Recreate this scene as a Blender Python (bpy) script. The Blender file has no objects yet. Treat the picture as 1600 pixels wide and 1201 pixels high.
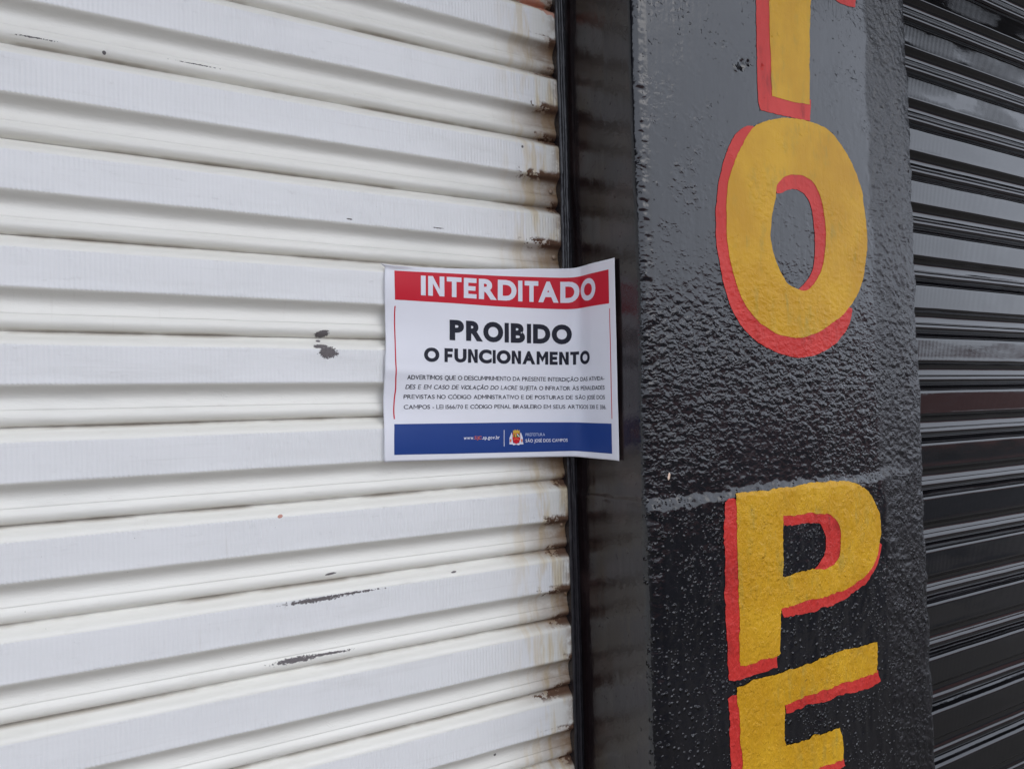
import bpy, bmesh, math, random
import numpy as np
from mathutils import Matrix, Vector
from mathutils.geometry import tessellate_polygon
random.seed(4)
SC = bpy.context.scene
COL = SC.collection

# ------------------------------------------------------------------ camera
F = 1200.0                      # focal length in pixels of a 1600 px wide picture
CAMZ = 1.5
ex = np.array([2040.0, -18.0, F]); ex /= np.linalg.norm(ex)          # wall direction seen by the camera
a_ = 0.025
dn = np.array([a_, 1.0, -(2040*a_-18)/F]); dn /= np.linalg.norm(dn)
ez = -dn
ey = np.cross(ez, ex)
R = np.array([ex, ey, ez])                                            # camera axes (right, down, forward) -> world

def ray(px, py):
    return R @ np.array([(px-800.0)/F, (py-600.5)/F, 1.0])
def onY(px, py, Y):
    r = ray(px, py); t = Y/r[1]
    return np.array([r[0]*t, Y, CAMZ+r[2]*t])
def onX(px, py, X):
    r = ray(px, py); t = X/r[0]
    return np.array([X, r[1]*t, CAMZ+r[2]*t])

cam = bpy.data.cameras.new('camera'); camo = bpy.data.objects.new('camera', cam); COL.objects.link(camo)
cam.sensor_width = 36.0; cam.lens = 36.0*F/1600.0; cam.clip_start = 0.01; cam.clip_end = 3000
M = Matrix(((R[0][0], -R[0][1], -R[0][2], 0), (R[1][0], -R[1][1], -R[1][2], 0), (R[2][0], -R[2][1], -R[2][2], CAMZ), (0, 0, 0, 1)))
camo.matrix_world = M
SC.camera = camo

# ------------------------------------------------------------------ light
SUN_EL, SUN_AZ = 42.0, 160.0        # azimuth clockwise from +Y: behind the photographer
w = bpy.data.worlds.new("World"); SC.world = w; w.use_nodes = True
nt = w.node_tree; bg = nt.nodes['Background']
sky = nt.nodes.new('ShaderNodeTexSky'); sky.sky_type = 'NISHITA'; sky.sun_disc = False
sky.sun_elevation = math.radians(SUN_EL); sky.sun_rotation = math.radians(SUN_AZ)
sky.air_density = 1.0; sky.dust_density = 3.0; sky.ozone_density = 1.0
hs = nt.nodes.new('ShaderNodeHueSaturation'); hs.inputs['Saturation'].default_value = 0.42
nt.links.new(sky.outputs[0], hs.inputs['Color'])
# high overcast: soft uneven cloud over the clear sky
wtc = nt.nodes.new('ShaderNodeTexCoord'); wn_ = nt.nodes.new('ShaderNodeTexNoise'); wn_.inputs['Scale'].default_value = 2.2; wn_.inputs['Detail'].default_value = 4
wmp = nt.nodes.new('ShaderNodeMapping'); wmp.inputs['Scale'].default_value = (1, 1, 2.2)
nt.links.new(wtc.outputs['Generated'], wmp.inputs[0]); nt.links.new(wmp.outputs[0], wn_.inputs['Vector'])
wcr = nt.nodes.new('ShaderNodeMix'); wcr.data_type = 'RGBA'
wcr.inputs[6].default_value = (11.6, 12.7, 15.2, 1); wcr.inputs[7].default_value = (16.4, 17.7, 20.3, 1)
nt.links.new(wn_.outputs[0], wcr.inputs[0])
wmx = nt.nodes.new('ShaderNodeMix'); wmx.data_type = 'RGBA'; wmx.inputs[0].default_value = 0.82
nt.links.new(hs.outputs[0], wmx.inputs[6]); nt.links.new(wcr.outputs[2], wmx.inputs[7]); nt.links.new(wmx.outputs[2], bg.inputs['Color'])
bg.inputs['Strength'].default_value = 0.12
sl = bpy.data.lights.new('sun', 'SUN'); sl.energy = 0.5; sl.angle = math.radians(40); sl.color = (1.0, 0.95, 0.88)
so = bpy.data.objects.new('sun', sl); COL.objects.link(so)
az, el = math.radians(SUN_AZ), math.radians(SUN_EL)
sd = Vector((math.sin(az)*math.cos(el), math.cos(az)*math.cos(el), math.sin(el)))
so.rotation_euler = sd.to_track_quat('Z', 'Y').to_euler(); so.location = (0, -6, 8)
SC.view_settings.view_transform = 'Standard'; SC.view_settings.look = 'None'
SC.view_settings.exposure = 0.0; SC.view_settings.gamma = 1.0
SC.cycles.max_bounces = 6

# ------------------------------------------------------------------ helpers
def finish(o, label=None, cat=None, group=None, kind=None):
    if label: o['label'] = label
    if cat: o['category'] = cat
    if group: o['group'] = group
    if kind: o['kind'] = kind
    return o
def thing(name, label, cat, loc=(0, 0, 0), group=None):
    o = bpy.data.objects.new(name, None); COL.objects.link(o); o.location = loc
    o.empty_display_size = 0.1
    return finish(o, label, cat, group)
def mesh_obj(name, verts, faces, mat, parent=None, smooth=True):
    me = bpy.data.meshes.new(name); me.from_pydata([tuple(map(float, v)) for v in verts], [], faces)
    me.materials.append(mat)
    if smooth: me.polygons.foreach_set('use_smooth', [True]*len(me.polygons))
    me.update()
    return link(name, me, parent)
def link(name, me, parent=None):
    o = bpy.data.objects.new(name, me); COL.objects.link(o)
    if parent is not None:
        o.parent = parent; o.matrix_parent_inverse = Matrix.Translation(-Vector(parent.location))
    return o
def grid_obj(name, P, mat, parent=None, close=False):
    n, m = P.shape[:2]
    V = P.reshape(-1, 3)
    i = np.arange(n-1)[:, None]*m + np.arange(m-1)[None, :]
    Fq = np.stack([i, i+1, i+m+1, i+m], -1).reshape(-1, 4)
    me = bpy.data.meshes.new(name)
    me.vertices.add(len(V)); me.vertices.foreach_set('co', V.astype(np.float32).ravel())
    me.loops.add(Fq.size); me.loops.foreach_set('vertex_index', Fq.astype(np.int32).ravel())
    me.polygons.add(len(Fq)); me.polygons.foreach_set('loop_start', np.arange(0, Fq.size, 4, dtype=np.int32))
    me.polygons.foreach_set('use_smooth', np.ones(len(Fq), dtype=bool))
    me.update(calc_edges=True); me.validate(); me.materials.append(mat)
    return link(name, me, parent)
def box(name, x0, x1, y0, y1, z0, z1, mat, parent=None, bev=0.004):
    bm = bmesh.new()
    bmesh.ops.create_cube(bm, size=1, matrix=Matrix.Translation(((x0+x1)/2, (y0+y1)/2, (z0+z1)/2)) @ Matrix.Diagonal((x1-x0, y1-y0, z1-z0, 1)))
    if bev: bmesh.ops.bevel(bm, geom=bm.edges[:], offset=bev, segments=2, affect='EDGES')
    me = bpy.data.meshes.new(name); bm.to_mesh(me); bm.free(); me.materials.append(mat)
    return link(name, me, parent)

rng = np.random.RandomState(11)
TAB = rng.rand(4, 256, 256)
def vnoise(x, y, s=0):
    T = TAB[s % 4]
    x = x + 17.3*s; y = y + 31.7*s
    xi = np.floor(x).astype(int); yi = np.floor(y).astype(int)
    fx = x-xi; fy = y-yi
    fx = fx*fx*fx*(fx*(fx*6-15)+10); fy = fy*fy*fy*(fy*(fy*6-15)+10)
    g = lambda a, b: T[a & 255, b & 255]
    return (g(xi, yi)*(1-fx)+g(xi+1, yi)*fx)*(1-fy)+(g(xi, yi+1)*(1-fx)+g(xi+1, yi+1)*fx)*fy - 0.5
def fbm(x, y, s=0, o=4, gain=0.5):
    r = 0; a = 1
    for k in range(o):
        r = r + a*vnoise(x*2**k, y*2**k, s+k); a *= gain
    return r
def sstep(a, b, x):
    t = np.clip((x-a)/(b-a), 0, 1); return t*t*(3-2*t)

# ------------------------------------------------------------------ node helper
class NB:
    def __init__(s, name):
        s.m = bpy.data.materials.new(name); s.m.use_nodes = True
        s.t = s.m.node_tree; s.b = s.t.nodes['Principled BSDF']
        tc = s.t.nodes.new('ShaderNodeTexCoord'); s.obj = tc.outputs['Object']
        sp = s.t.nodes.new('ShaderNodeSeparateXYZ'); s.t.links.new(s.obj, sp.inputs[0])
        s.x, s.y, s.z = sp.outputs
    def _in(s, sock, v):
        if v is None: return
        if isinstance(v, (int, float)): sock.default_value = v
        elif isinstance(v, tuple): sock.default_value = v if len(v) == len(sock.default_value) else tuple(v)+(1.0,)
        else: s.t.links.new(v, sock)
    def m_(s, op, a, b=None, c=None, clamp=False):
        n = s.t.nodes.new('ShaderNodeMath'); n.operation = op; n.use_clamp = clamp
        for i, v in enumerate((a, b, c)): s._in(n.inputs[i], v)
        return n.outputs[0]
    def add(s, a, b): return s.m_('ADD', a, b)
    def sub(s, a, b): return s.m_('SUBTRACT', a, b)
    def mul(s, a, b): return s.m_('MULTIPLY', a, b)
    def mx(s, a, b): return s.m_('MAXIMUM', a, b)
    def step(s, v, a, b, o0=0.0, o1=1.0):
        n = s.t.nodes.new('ShaderNodeMapRange'); n.interpolation_type = 'SMOOTHSTEP'
        s._in(n.inputs[0], v); s._in(n.inputs[1], a); s._in(n.inputs[2], b); s._in(n.inputs[3], o0); s._in(n.inputs[4], o1)
        return n.outputs[0]
    def vec(s, x, y, z):
        n = s.t.nodes.new('ShaderNodeCombineXYZ')
        for i, v in enumerate((x, y, z)): s._in(n.inputs[i], v)
        return n.outputs[0]
    def noise(s, scale, detail=3, rough=0.5, vec=None, stretch=None, dist=0.0):
        n = s.t.nodes.new('ShaderNodeTexNoise'); n.inputs['Scale'].default_value = scale
        n.inputs['Detail'].default_value = detail; n.inputs['Roughness'].default_value = rough; n.inputs['Distortion'].default_value = dist
        v = vec if vec is not None else s.obj
        if stretch:
            mp = s.t.nodes.new('ShaderNodeMapping'); mp.inputs['Scale'].default_value = stretch
            s.t.links.new(v, mp.inputs[0]); v = mp.outputs[0]
        s.t.links.new(v, n.inputs['Vector'])
        return n.outputs[0]
    def vor(s, scale, stretch=None, rnd=1.0):
        n = s.t.nodes.new('ShaderNodeTexVoronoi'); n.inputs['Scale'].default_value = scale; n.inputs['Randomness'].default_value = rnd
        v = s.obj
        if stretch:
            mp = s.t.nodes.new('ShaderNodeMapping'); mp.inputs['Scale'].default_value = stretch
            s.t.links.new(v, mp.inputs[0]); v = mp.outputs[0]
        s.t.links.new(v, n.inputs['Vector'])
        return n.outputs['Distance']
    def mix(s, f, a, b):
        n = s.t.nodes.new('ShaderNodeMix'); n.data_type = 'RGBA'
        s._in(n.inputs[0], f); s._in(n.inputs[6], a); s._in(n.inputs[7], b)
        return n.outputs[2]
    def bump(s, h, dist, strength=1.0, normal=None):
        n = s.t.nodes.new('ShaderNodeBump'); n.inputs['Distance'].default_value = dist
        s._in(n.inputs['Strength'], strength); s.t.links.new(h, n.inputs['Height'])
        if normal is not None: s.t.links.new(normal, n.inputs['Normal'])
        return n.outputs[0]
    def ellipse(s, cx, cz, ra, rb, ang=0.0):
        """normalised distance from an ellipse centre in the x-z plane"""
        c, si = math.cos(ang), math.sin(ang)
        dx = s.sub(s.x, cx); dz = s.sub(s.z, cz)
        u = s.mul(s.add(s.mul(dx, c), s.mul(dz, si)), 1/ra)
        v = s.mul(s.sub(s.mul(dz, c), s.mul(dx, si)), 1/rb)
        return s.m_('SQRT', s.add(s.mul(u, u), s.mul(v, v)))
    def out(s, col=None, rough=None, normal=None, **kw):
        s._in(s.b.inputs['Base Color'], col); s._in(s.b.inputs['Roughness'], rough)
        if normal is not None: s.t.links.new(normal, s.b.inputs['Normal'])
        for k, v in kw.items(): s._in(s.b.inputs[k.replace('_', ' ')], v)
        return s.m
def plain(name, col, rough=0.5, **kw):
    n = NB(name)
    nz = n.noise(40, 3)
    return n.out(n.mix(n.step(nz, 0.3, 0.7, 0, 0.12), tuple(col)+(1,), tuple(c*0.7 for c in col)+(1,)), rough, **kw)

# ------------------------------------------------------------------ main dimensions (metres)
Y_CR = 0.965                       # depth of the white shutter's creases
PITCH = 131.3/F*(0.965/(R[1] @ np.array([-400/F, 0, 1])))
OUT = 0.138*PITCH                  # flat faces stand proud of the creases
Y_RAIL = 0.946
X0 = onY(901, 600, Y_RAIL)[0]      # left side face of the pillar
PF = onX(1008, 600, X0)[1]         # front face of the pillar
XR = onY(1443, 700, PF+0.004)[0]-0.018   # where the front starts to round off on the right
RC = 0.035
Y_BK = (PF+0.045)/0.938                    # creases of the black shutter
print('dims', PITCH, X0, PF, XR, Y_BK)

PROFILE = [(0, -.035), (.010, -.005), (.02, .012), (.05, .035), (.075, .080), (.095, .108), (.112, .124), (.13, .1335), (.15, .138), (.17, .1385),
           (.25, .1385), (.35, .1385), (.45, .1385), (.525, .138), (.54, .1395), (.553, .139), (.567, .133), (.585, .116), (.615, .074), (.645, .042),
           (.675, .024), (.71, .017), (.75, .021), (.79, .033), (.808, .040), (.818, .0425), (.824, .0385), (.832, .043), (.85, .056),
           (.88, .068), (.91, .071), (.94, .063), (.965, .043), (.98, .018), (.99, -.005)]

def shutter_curtain(name, x0, x1, ztop, nslat, yc, mat, parent, seed, wav=0.0006, nx=260):
    """one curtain of interlocked steel slats; ztop is the z of a crease"""
    xs = np.linspace(x0, x1, nx)
    ts = []; outs = []; idx = []
    for k in range(nslat):
        for t, o in PROFILE:
            ts.append(k+t); outs.append(o); idx.append(k)
    ts.append(nslat); outs.append(-.035); idx.append(nslat-1)
    ts = np.array(ts); outs = np.array(outs); idx = np.array(idx)
    T, X = np.meshgrid(ts, xs, indexing='ij')
    Z = ztop - T*PITCH
    I = np.repeat(idx[:, None], nx, 1)
    r2 = np.random.RandomState(seed); tilt = r2.normal(0, 0.004, nslat)
    Y = yc - outs[:, None]*PITCH
    frac = T-np.floor(np.minimum(T, nslat-1e-6))
    dev = wav*(1.2*fbm(X*3.1, I*7.7+T*0.3, seed, 2)+0.5*vnoise(X*14, T*5, seed))
    Y = Y + dev + (frac-0.5)*PITCH*tilt[I]
    Z = Z + 0.0006*vnoise(X*2.3, I*3.3+0.0*T, seed+1) + 0.00045*vnoise(X*22, np.floor(T)*3.1+frac*3, seed+2)
    P = np.stack([X, Y, Z], -1)
    return grid_obj(name, P, mat, parent)

# ------------------------------------------------------------------ materials
def frac_t(n, zcr):
    """position within one slat, 0 at its upper crease and 1 at the lower one"""
    return n.m_('FRACT', n.mul(n.sub(zcr+40*PITCH, n.z), 1/PITCH))

ZC_L = onY(400, 525.5, Y_CR)[2]      # a crease of the white shutter
XE = X0-0.0105                        # its right end at the rail

def mat_white():
    n = NB('white_enamel_on_steel')
    t = frac_t(n, ZC_L)
    wz = n.noise(9, 3, vec=n.vec(n.x, 0.0, n.z))
    tw = n.add(t, n.mul(n.sub(wz, 0.5), 0.02))
    flat = n.mul(n.step(tw, 0.14, 0.16), n.step(tw, 0.55, 0.565, 1, 0))
    # cool repaint on the flats stops short of the rail, with a brushed edge
    slat = n.m_('FLOOR', n.mul(n.sub(ZC_L+40*PITCH, n.z), 1/PITCH))
    wn = n.t.nodes.new('ShaderNodeTexWhiteNoise'); wn.noise_dimensions = '1D'; n.t.links.new(slat, wn.inputs['W'])
    edge = n.sub(n.x, n.add(XE-0.075, n.mul(wn.outputs[0], 0.05)))
    edge = n.add(edge, n.mul(n.sub(n.noise(70, 2, vec=n.vec(n.x, 0.0, n.mul(n.z, 0.15))), 0.5), 0.03))
    cool = n.mul(flat, n.step(edge, -0.004, 0.004, 1, 0.15))
    cream = n.mix(n.noise(6, 4), (0.765, 0.745, 0.675, 1), (0.82, 0.805, 0.745, 1))
    white = n.mix(n.noise(14, 3), (0.775, 0.775, 0.765, 1), (0.805, 0.80, 0.79, 1))
    col = n.mix(cool, cream, white)
    # faint grime streaks along the slats
    streak = n.noise(1.0, 5, 0.6, vec=n.vec(n.mul(n.x, 4), 0.0, n.mul(n.z, 160)))
    col = n.mix(n.step(streak, 0.55, 0.8, 0, 0.22), col, (0.50, 0.49, 0.45, 1))
    gr = n.mul(n.step(n.noise(3.2, 4, 0.65, vec=n.vec(n.mul(n.x, 0.6), 1.7, n.mul(n.z, 2))), 0.55, 0.75), n.step(t, 0.56, 0.7, 0.2, 1))
    col = n.mix(n.mul(gr, 0.3), col, (0.42, 0.43, 0.40, 1))
    # yellow streaks running down near the rail
    dx = n.sub(XE, n.x)
    ys = n.mul(n.step(n.noise(1.0, 3, 0.6, vec=n.vec(n.mul(n.x, 50), 3.0, n.mul(n.z, 9))), 0.46, 0.64), n.step(dx, 0.04, 0.13, 1, 0))
    col = n.mix(n.mul(ys, 0.62), col, (0.62, 0.48, 0.25, 1))
    # hand grime and rain marks over the whole curtain
    hg = n.mul(n.step(n.noise(1.0, 5, 0.7, vec=n.vec(n.mul(n.x, 2.5), 8.0, n.mul(n.z, 14))), 0.52, 0.8), 0.30)
    col = n.mix(hg, col, (0.47, 0.46, 0.42, 1))
    drip = n.mul(n.step(n.noise(1.0, 3, 0.7, vec=n.vec(n.mul(n.x, 85), 2.0, n.mul(n.z, 7))), 0.62, 0.76), n.step(n.noise(4, 2), 0.4, 0.6))
    col = n.mix(n.mul(drip, 0.22), col, (0.50, 0.46, 0.38, 1))
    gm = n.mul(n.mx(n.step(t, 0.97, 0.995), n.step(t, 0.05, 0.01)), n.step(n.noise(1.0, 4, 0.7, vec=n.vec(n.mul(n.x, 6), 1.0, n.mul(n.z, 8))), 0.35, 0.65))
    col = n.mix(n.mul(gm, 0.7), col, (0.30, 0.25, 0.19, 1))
    # brown dirt held in the lower folds near the rail
    fold = n.mx(n.mul(n.step(t, 0.56, 0.60), n.step(t, 0.80, 0.99, 1, 0.55)), n.step(t, 0.13, 0.02))
    bd = n.mul(n.mul(fold, n.step(dx, -0.02, 0.13, 1.25, 0)), n.step(n.noise(22, 5, 0.7, vec=n.vec(n.mul(n.x, 0.5), 0.0, n.z)), 0.25, 0.6, 0.35, 1))
    col = n.mix(n.mul(bd, 0.85), col, (0.20, 0.115, 0.055, 1))
    sh = n.mul(n.step(dx, 0.0, 0.03, 1.3, 0), n.step(n.noise(60, 4, 0.7), 0.35, 0.6))
    col = n.mix(n.mul(sh, 0.6), col, (0.25, 0.15, 0.075, 1))
    # rust eating the slat ends
    band = n.mx(n.mul(n.step(n.add(t, n.mul(n.sub(n.noise(60, 3, 0.6), 0.5), 0.12)), 0.47, 0.53), n.step(t, 0.60, 0.66, 1, 0)), n.mx(n.step(t, 0.88, 0.95), n.step(t, 0.13, 0.05)))
    nr = n.noise(95, 5, 0.72)
    reach = n.add(0.014, n.mul(n.step(n.noise(11, 1, vec=n.vec(0.0, 4.0, n.z)), 0.35, 0.65), 0.038))
    wn2 = n.t.nodes.new('ShaderNodeTexWhiteNoise'); wn2.noise_dimensions = '1D'; n.t.links.new(n.m_('FLOOR', n.add(n.mul(slat, 2.0), n.m_('ROUND', t))), wn2.inputs['W'])
    reach = n.mul(reach, n.add(0.5, n.mul(wn2.outputs[0], 1.5)))
    rr = n.add(n.sub(1.0, n.m_('DIVIDE', dx, reach)), n.mul(n.sub(nr, 0.5), 3.4))
    rust = n.mul(n.step(rr, 0.25, 0.40), n.mul(band, n.step(dx, 0.07, 0.09, 1, 0)))
    rim = n.mul(n.step(rr, -0.35, 0.3), n.mul(band, n.step(dx, 0.04, 0.05, 1, 0)))
    col = n.mix(n.mul(rim, 0.5), col, (0.34, 0.20, 0.10, 1))
    rc = n.mix(n.noise(160, 4, 0.7), (0.055, 0.028, 0.018, 1), (0.17, 0.085, 0.045, 1))
    col = n.mix(rust, col, rc)
    # pinkish flaking at the top slat end
    pk = onY(848, 6, Y_CR-OUT)
    e = n.add(n.ellipse(pk[0]-0.004, pk[2], 0.04, 0.011, -0.35), n.mul(n.sub(n.noise(120, 4), 0.5), 1.4))
    col = n.mix(n.step(e, 0.8, 1.0, 0.8, 0), col, (0.62, 0.27, 0.17, 1))
    # bare patches where paint has been knocked off: pixel place, half sizes in metres, tilt, raggedness
    chips = [(512, 551, .0115, .0075, -.05, 1.2), (500, 541, .0095, .0026, .05, 0.8), (505, 521, .0090, .0042, .2, 0.9), (500, 532, .003, .0015, 0, .4),
             (492, 936, .036, .0026, 0, 2.3), (550, 925, .034, .0013, 0, 2.8), (465, 1032, .026, .0030, 0, 2.2), (510, 1023, .030, .0014, 0, 2.6),
             (518, 897, .007, .0014, .1, .8), (709, 893, .004, .0010, .1, .5),
             (437, 806, .0033, .0022, .3, .3), (163, 80, .002, .002, 0, .3), (815, 230, .002, .002, 0, .4), (778, 1182, .002, .002, 0, .3),
             (310, 99, .020, .0007, 0, 3.0), (55, 57, .014, .0007, 0, 3.0), (683, 357, .009, .0007, 0, 2.0), (545, 343, .004, .0009, 0, 1.2)]
    cn = n.noise(330, 5, 0.72)
    tot = None
    for i, (px, py, ra, rb, an, rag) in enumerate(chips):
        p = onY(px, py, Y_CR-OUT*0.8)
        e = n.add(n.ellipse(float(p[0]), float(p[2]), ra, rb, an), n.mul(n.sub(cn, 0.5), rag*1.6))
        mk = n.step(e, 0.93, 1.03, 1, 0)
        if i == 10: red = mk; continue
        tot = mk if tot is None else n.mx(tot, mk)
    # tiny random nicks
    nick = n.mul(n.step(n.vor(48), 0.018, 0.030, 1, 0), n.step(n.noise(5, 2), 0.52, 0.6, 0, 0.6))
    tot = n.mx(tot, nick)
    col = n.mix(tot, col, n.mix(cn, (0.085, 0.075, 0.075, 1), (0.20, 0.18, 0.18, 1)))
    col = n.mix(n.mul(red, 0.9), col, (0.45, 0.17, 0.11, 1))
    # relief: fine vertical ribs on the flats, paint runs, chip depth
    ribs = n.m_('SINE', n.mul(n.x, 2*math.pi/0.0049))
    rm = n.mul(flat, n.step(n.noise(7, 3, vec=n.vec(n.x, 5.0, n.mul(n.z, 2))), 0.32, 0.62, 0.15, 1))
    b1 = n.bump(n.mul(ribs, rm), 0.00026, 0.9)
    lump = n.noise(60, 5, 0.65, vec=n.vec(n.mul(n.x, 0.3), n.y, n.z))
    b2 = n.bump(lump, 0.0012, 0.7, b1)
    flake = n.step(n.noise(1.0, 4, 0.75, vec=n.vec(n.mul(n.x, 38), 0.0, n.mul(n.z, 120)), dist=1.2), 0.63, 0.66)
    b3 = n.bump(n.sub(n.mul(flake, 0.35), n.mx(tot, rust)), 0.0006, 0.7, b2)
    rough = n.add(0.34, n.mul(n.noise(30, 3), 0.16))
    rough = n.mx(rough, n.mul(n.mx(tot, rust), 0.85))
    return n.out(col, rough, b3)

def mat_black_shutter():
    n = NB('black_enamel_on_steel')
    t = frac_t(n, 0.0)
    flat = n.mul(n.step(t, 0.14, 0.16), n.step(t, 0.52, 0.54, 1, 0))
    ribs = n.m_('SINE', n.mul(n.x, 2*math.pi/0.0046))
    rm = n.mul(flat, n.step(n.noise(6, 3, vec=n.vec(n.x, 5.0, n.mul(n.z, 2))), 0.35, 0.6, 0.1, 1))
    b1 = n.bump(n.mul(ribs, rm), 0.00016, 0.55)
    b2 = n.bump(n.noise(50, 4, 0.6, vec=n.vec(n.mul(n.x, 0.3), n.y, n.z)), 0.0005, 0.35, b1)
    dust = n.step(n.noise(1.0, 4, 0.6, vec=n.vec(n.mul(n.x, 5), 0.0, n.mul(n.z, 60))), 0.45, 0.8)
    col = n.mix(dust, (0.002, 0.002, 0.003, 1), (0.007, 0.006, 0.008, 1))
    return n.out(col, n.add(0.06, n.mul(dust, 0.10)), b2, Specular_IOR_Level=0.62)

SEAM_A = onY(1010, 787, PF); SEAM_B = onY(1400, 737, PF)
def wall_black(name, rough0=0.10, letter=None, dots=True):
    """glossy paint over plaster; the relief gets coarser downwards and along the corners"""
    n = NB(name)
    zr = n.step(n.z, 1.80, 1.56)                                    # smooth above, rough below
    low = n.step(n.z, float(SEAM_A[2])+0.03, float(SEAM_A[2])-0.02)                # combed coat under the seam
    band = n.step(n.add(n.x, n.mul(n.sub(n.noise(14, 3), 0.5), 0.03)), XR-0.118, XR-0.104)     # grainy right edge
    soft = n.noise(26, 3, 0.5)
    wv = n.t.nodes.new('ShaderNodeTexNoise'); wv.inputs['Scale'].default_value = 85; wv.inputs['Detail'].default_value = 3; n.t.links.new(n.obj, wv.inputs['Vector'])
    wa = n.t.nodes.new('ShaderNodeVectorMath'); wa.operation = 'MULTIPLY_ADD'; n.t.links.new(wv.outputs['Color'], wa.inputs[0]); wa.inputs[1].default_value = (0.014, 0.0, 0.011); n.t.links.new(n.obj, wa.inputs[2])
    def dome(sc, lo, hi, st):
        v = n.t.nodes.new('ShaderNodeTexVoronoi'); v.inputs['Scale'].default_value = sc
        mp = n.t.nodes.new('ShaderNodeMapping'); mp.inputs['Scale'].default_value = st
        n.t.links.new(wa.outputs[0], mp.inputs[0]); n.t.links.new(mp.outputs[0], v.inputs['Vector'])
        return n.step(v.outputs['Distance'], hi, lo)
    dens = n.step(n.noise(11, 4, 0.65), 0.30, 0.62)
    flake = n.add(n.mul(dome(78, 0.05, 0.62, (0.8, 0.3, 1.25)), n.add(0.35, n.mul(dens, 0.65))), n.mul(dome(170, 0.08, 0.6, (0.75, 0.3, 1.2)), 0.40))
    dents = n.mul(n.step(n.noise(150, 2, 0.5, dist=0.8), 0.66, 0.78), n.step(n.noise(16, 2), 0.40, 0.6))
    spk = n.mul(n.step(n.vor(105), 0.36, 0.10), n.step(n.noise(34, 3, 0.7), 0.44, 0.55))
    spk = n.add(spk, n.mul(n.mul(n.step(n.vor(190), 0.34, 0.10), n.step(n.noise(22, 3, 0.7), 0.45, 0.6)), 0.5))
    grain = n.noise(240, 4, 0.7)
    b0 = n.bump(soft, 0.0030, n.add(0.22, n.mul(zr, 0.1)))
    strokes = n.noise(1.0, 5, 0.6, vec=n.vec(n.mul(n.x, 110), 0.0, n.mul(n.z, 22)), dist=0.4)
    b0 = n.bump(strokes, 0.0016, n.mul(n.sub(1.0, n.mul(zr, 0.8)), n.step(n.noise(5, 3), 0.35, 0.65, 0.1, 0.45)), b0)
    patch = n.step(n.noise(7, 4, 0.6, stretch=(0.8, 1.0, 1.4)), 0.36, 0.62, 0.45, 1.15)
    fadez = n.step(n.z, 1.62, 1.38, 1.0, 0.55)
    sm = n.mul(n.step(n.noise(11, 4, 0.65), 0.42, 0.66), n.step(n.z, 2.15, 1.80, 0.16, 0.42))
    amt = n.mx(n.mul(n.mul(zr, n.mul(patch, fadez)), n.mul(n.sub(1.0, n.mul(low, 0.8)), 0.8)), sm)
    b1 = n.bump(flake, 0.0019, amt, b0)
    b2 = n.bump(dents, -0.0010, n.mul(n.sub(1.0, band), 0.6), b1)
    b2 = n.bump(spk, 0.0030, n.mul(n.mx(n.mul(zr, 0.3), low), 0.95 if letter is None else 0.28), b2)
    b3 = n.bump(grain, 0.0013, n.mx(n.add(0.04, n.mul(zr, 0.07)), n.mul(band, 1.0)), b2)
    if letter is None:
        dust = n.mul(n.step(n.noise(5, 5, 0.65), 0.4, 0.75), 1.0)
        col = n.mix(dust, (0.003, 0.003, 0.005, 1), (0.007, 0.007, 0.010, 1))
        rough = n.add(rough0, n.mul(n.noise(1.0, 5, 0.65, vec=n.vec(n.mul(n.x, 60), 0.0, n.mul(n.z, 9))), 0.12))
        if dots:
            p = onY(1046, 744, PF)
            e = n.add(n.ellipse(float(p[0]), float(p[2]), 0.0022, 0.0052, -0.25), n.mul(n.sub(n.noise(200, 2), 0.5), .5))
            col = n.mix(n.step(e, 0.9, 1.0, 1, 0), col, (0.75, 0.55, 0.42, 1))
    else:
        c0, c1, c2 = letter
        brush = n.noise(1.0, 4, 0.65, vec=n.vec(n.mul(n.x, 55), 0.0, n.mul(n.z, 14)))
        col = n.mix(n.step(n.noise(9, 4, 0.6), 0.35, 0.7), c0, c1)
        thin = n.mul(n.step(brush, 0.46, 0.72), n.step(n.noise(12, 4, 0.7), 0.42, 0.64))
        col = n.mix(n.mul(thin, 0.75), col, c2)
        pit = n.mul(n.step(n.noise(110, 4, 0.7), 0.66, 0.72), n.step(n.z, 1.75, 1.45, 0.15, 1.0))
        col = n.mix(n.mul(pit, 0.8), col, (c2[0]*0.4, c2[1]*0.3, c2[2]*0.5, 1))
        lowz = n.step(n.z, 1.55, 1.36)
        b3 = n.bump(n.noise(75, 4, 0.65, dist=0.7, stretch=(1.3, 1.0, 0.8)), 0.0035, n.add(0.12, n.mul(lowz, 0.85)), b3)
        rough = n.add(0.36, n.mul(brush, 0.15))
        comb = n.noise(1.0, 4, 0.65, vec=n.vec(n.mul(n.x, 130), 0.0, n.mul(n.z, 34)), dist=0.6)
        b3 = n.bump(comb, 0.0022, n.add(0.06, n.mul(lowz, 0.55)), b3)
        b3 = n.bump(brush, 0.0008, 0.4, b3)
    return n.out(col, rough, b3, Specular_IOR_Level=0.65 if letter is None else 0.24)

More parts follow.
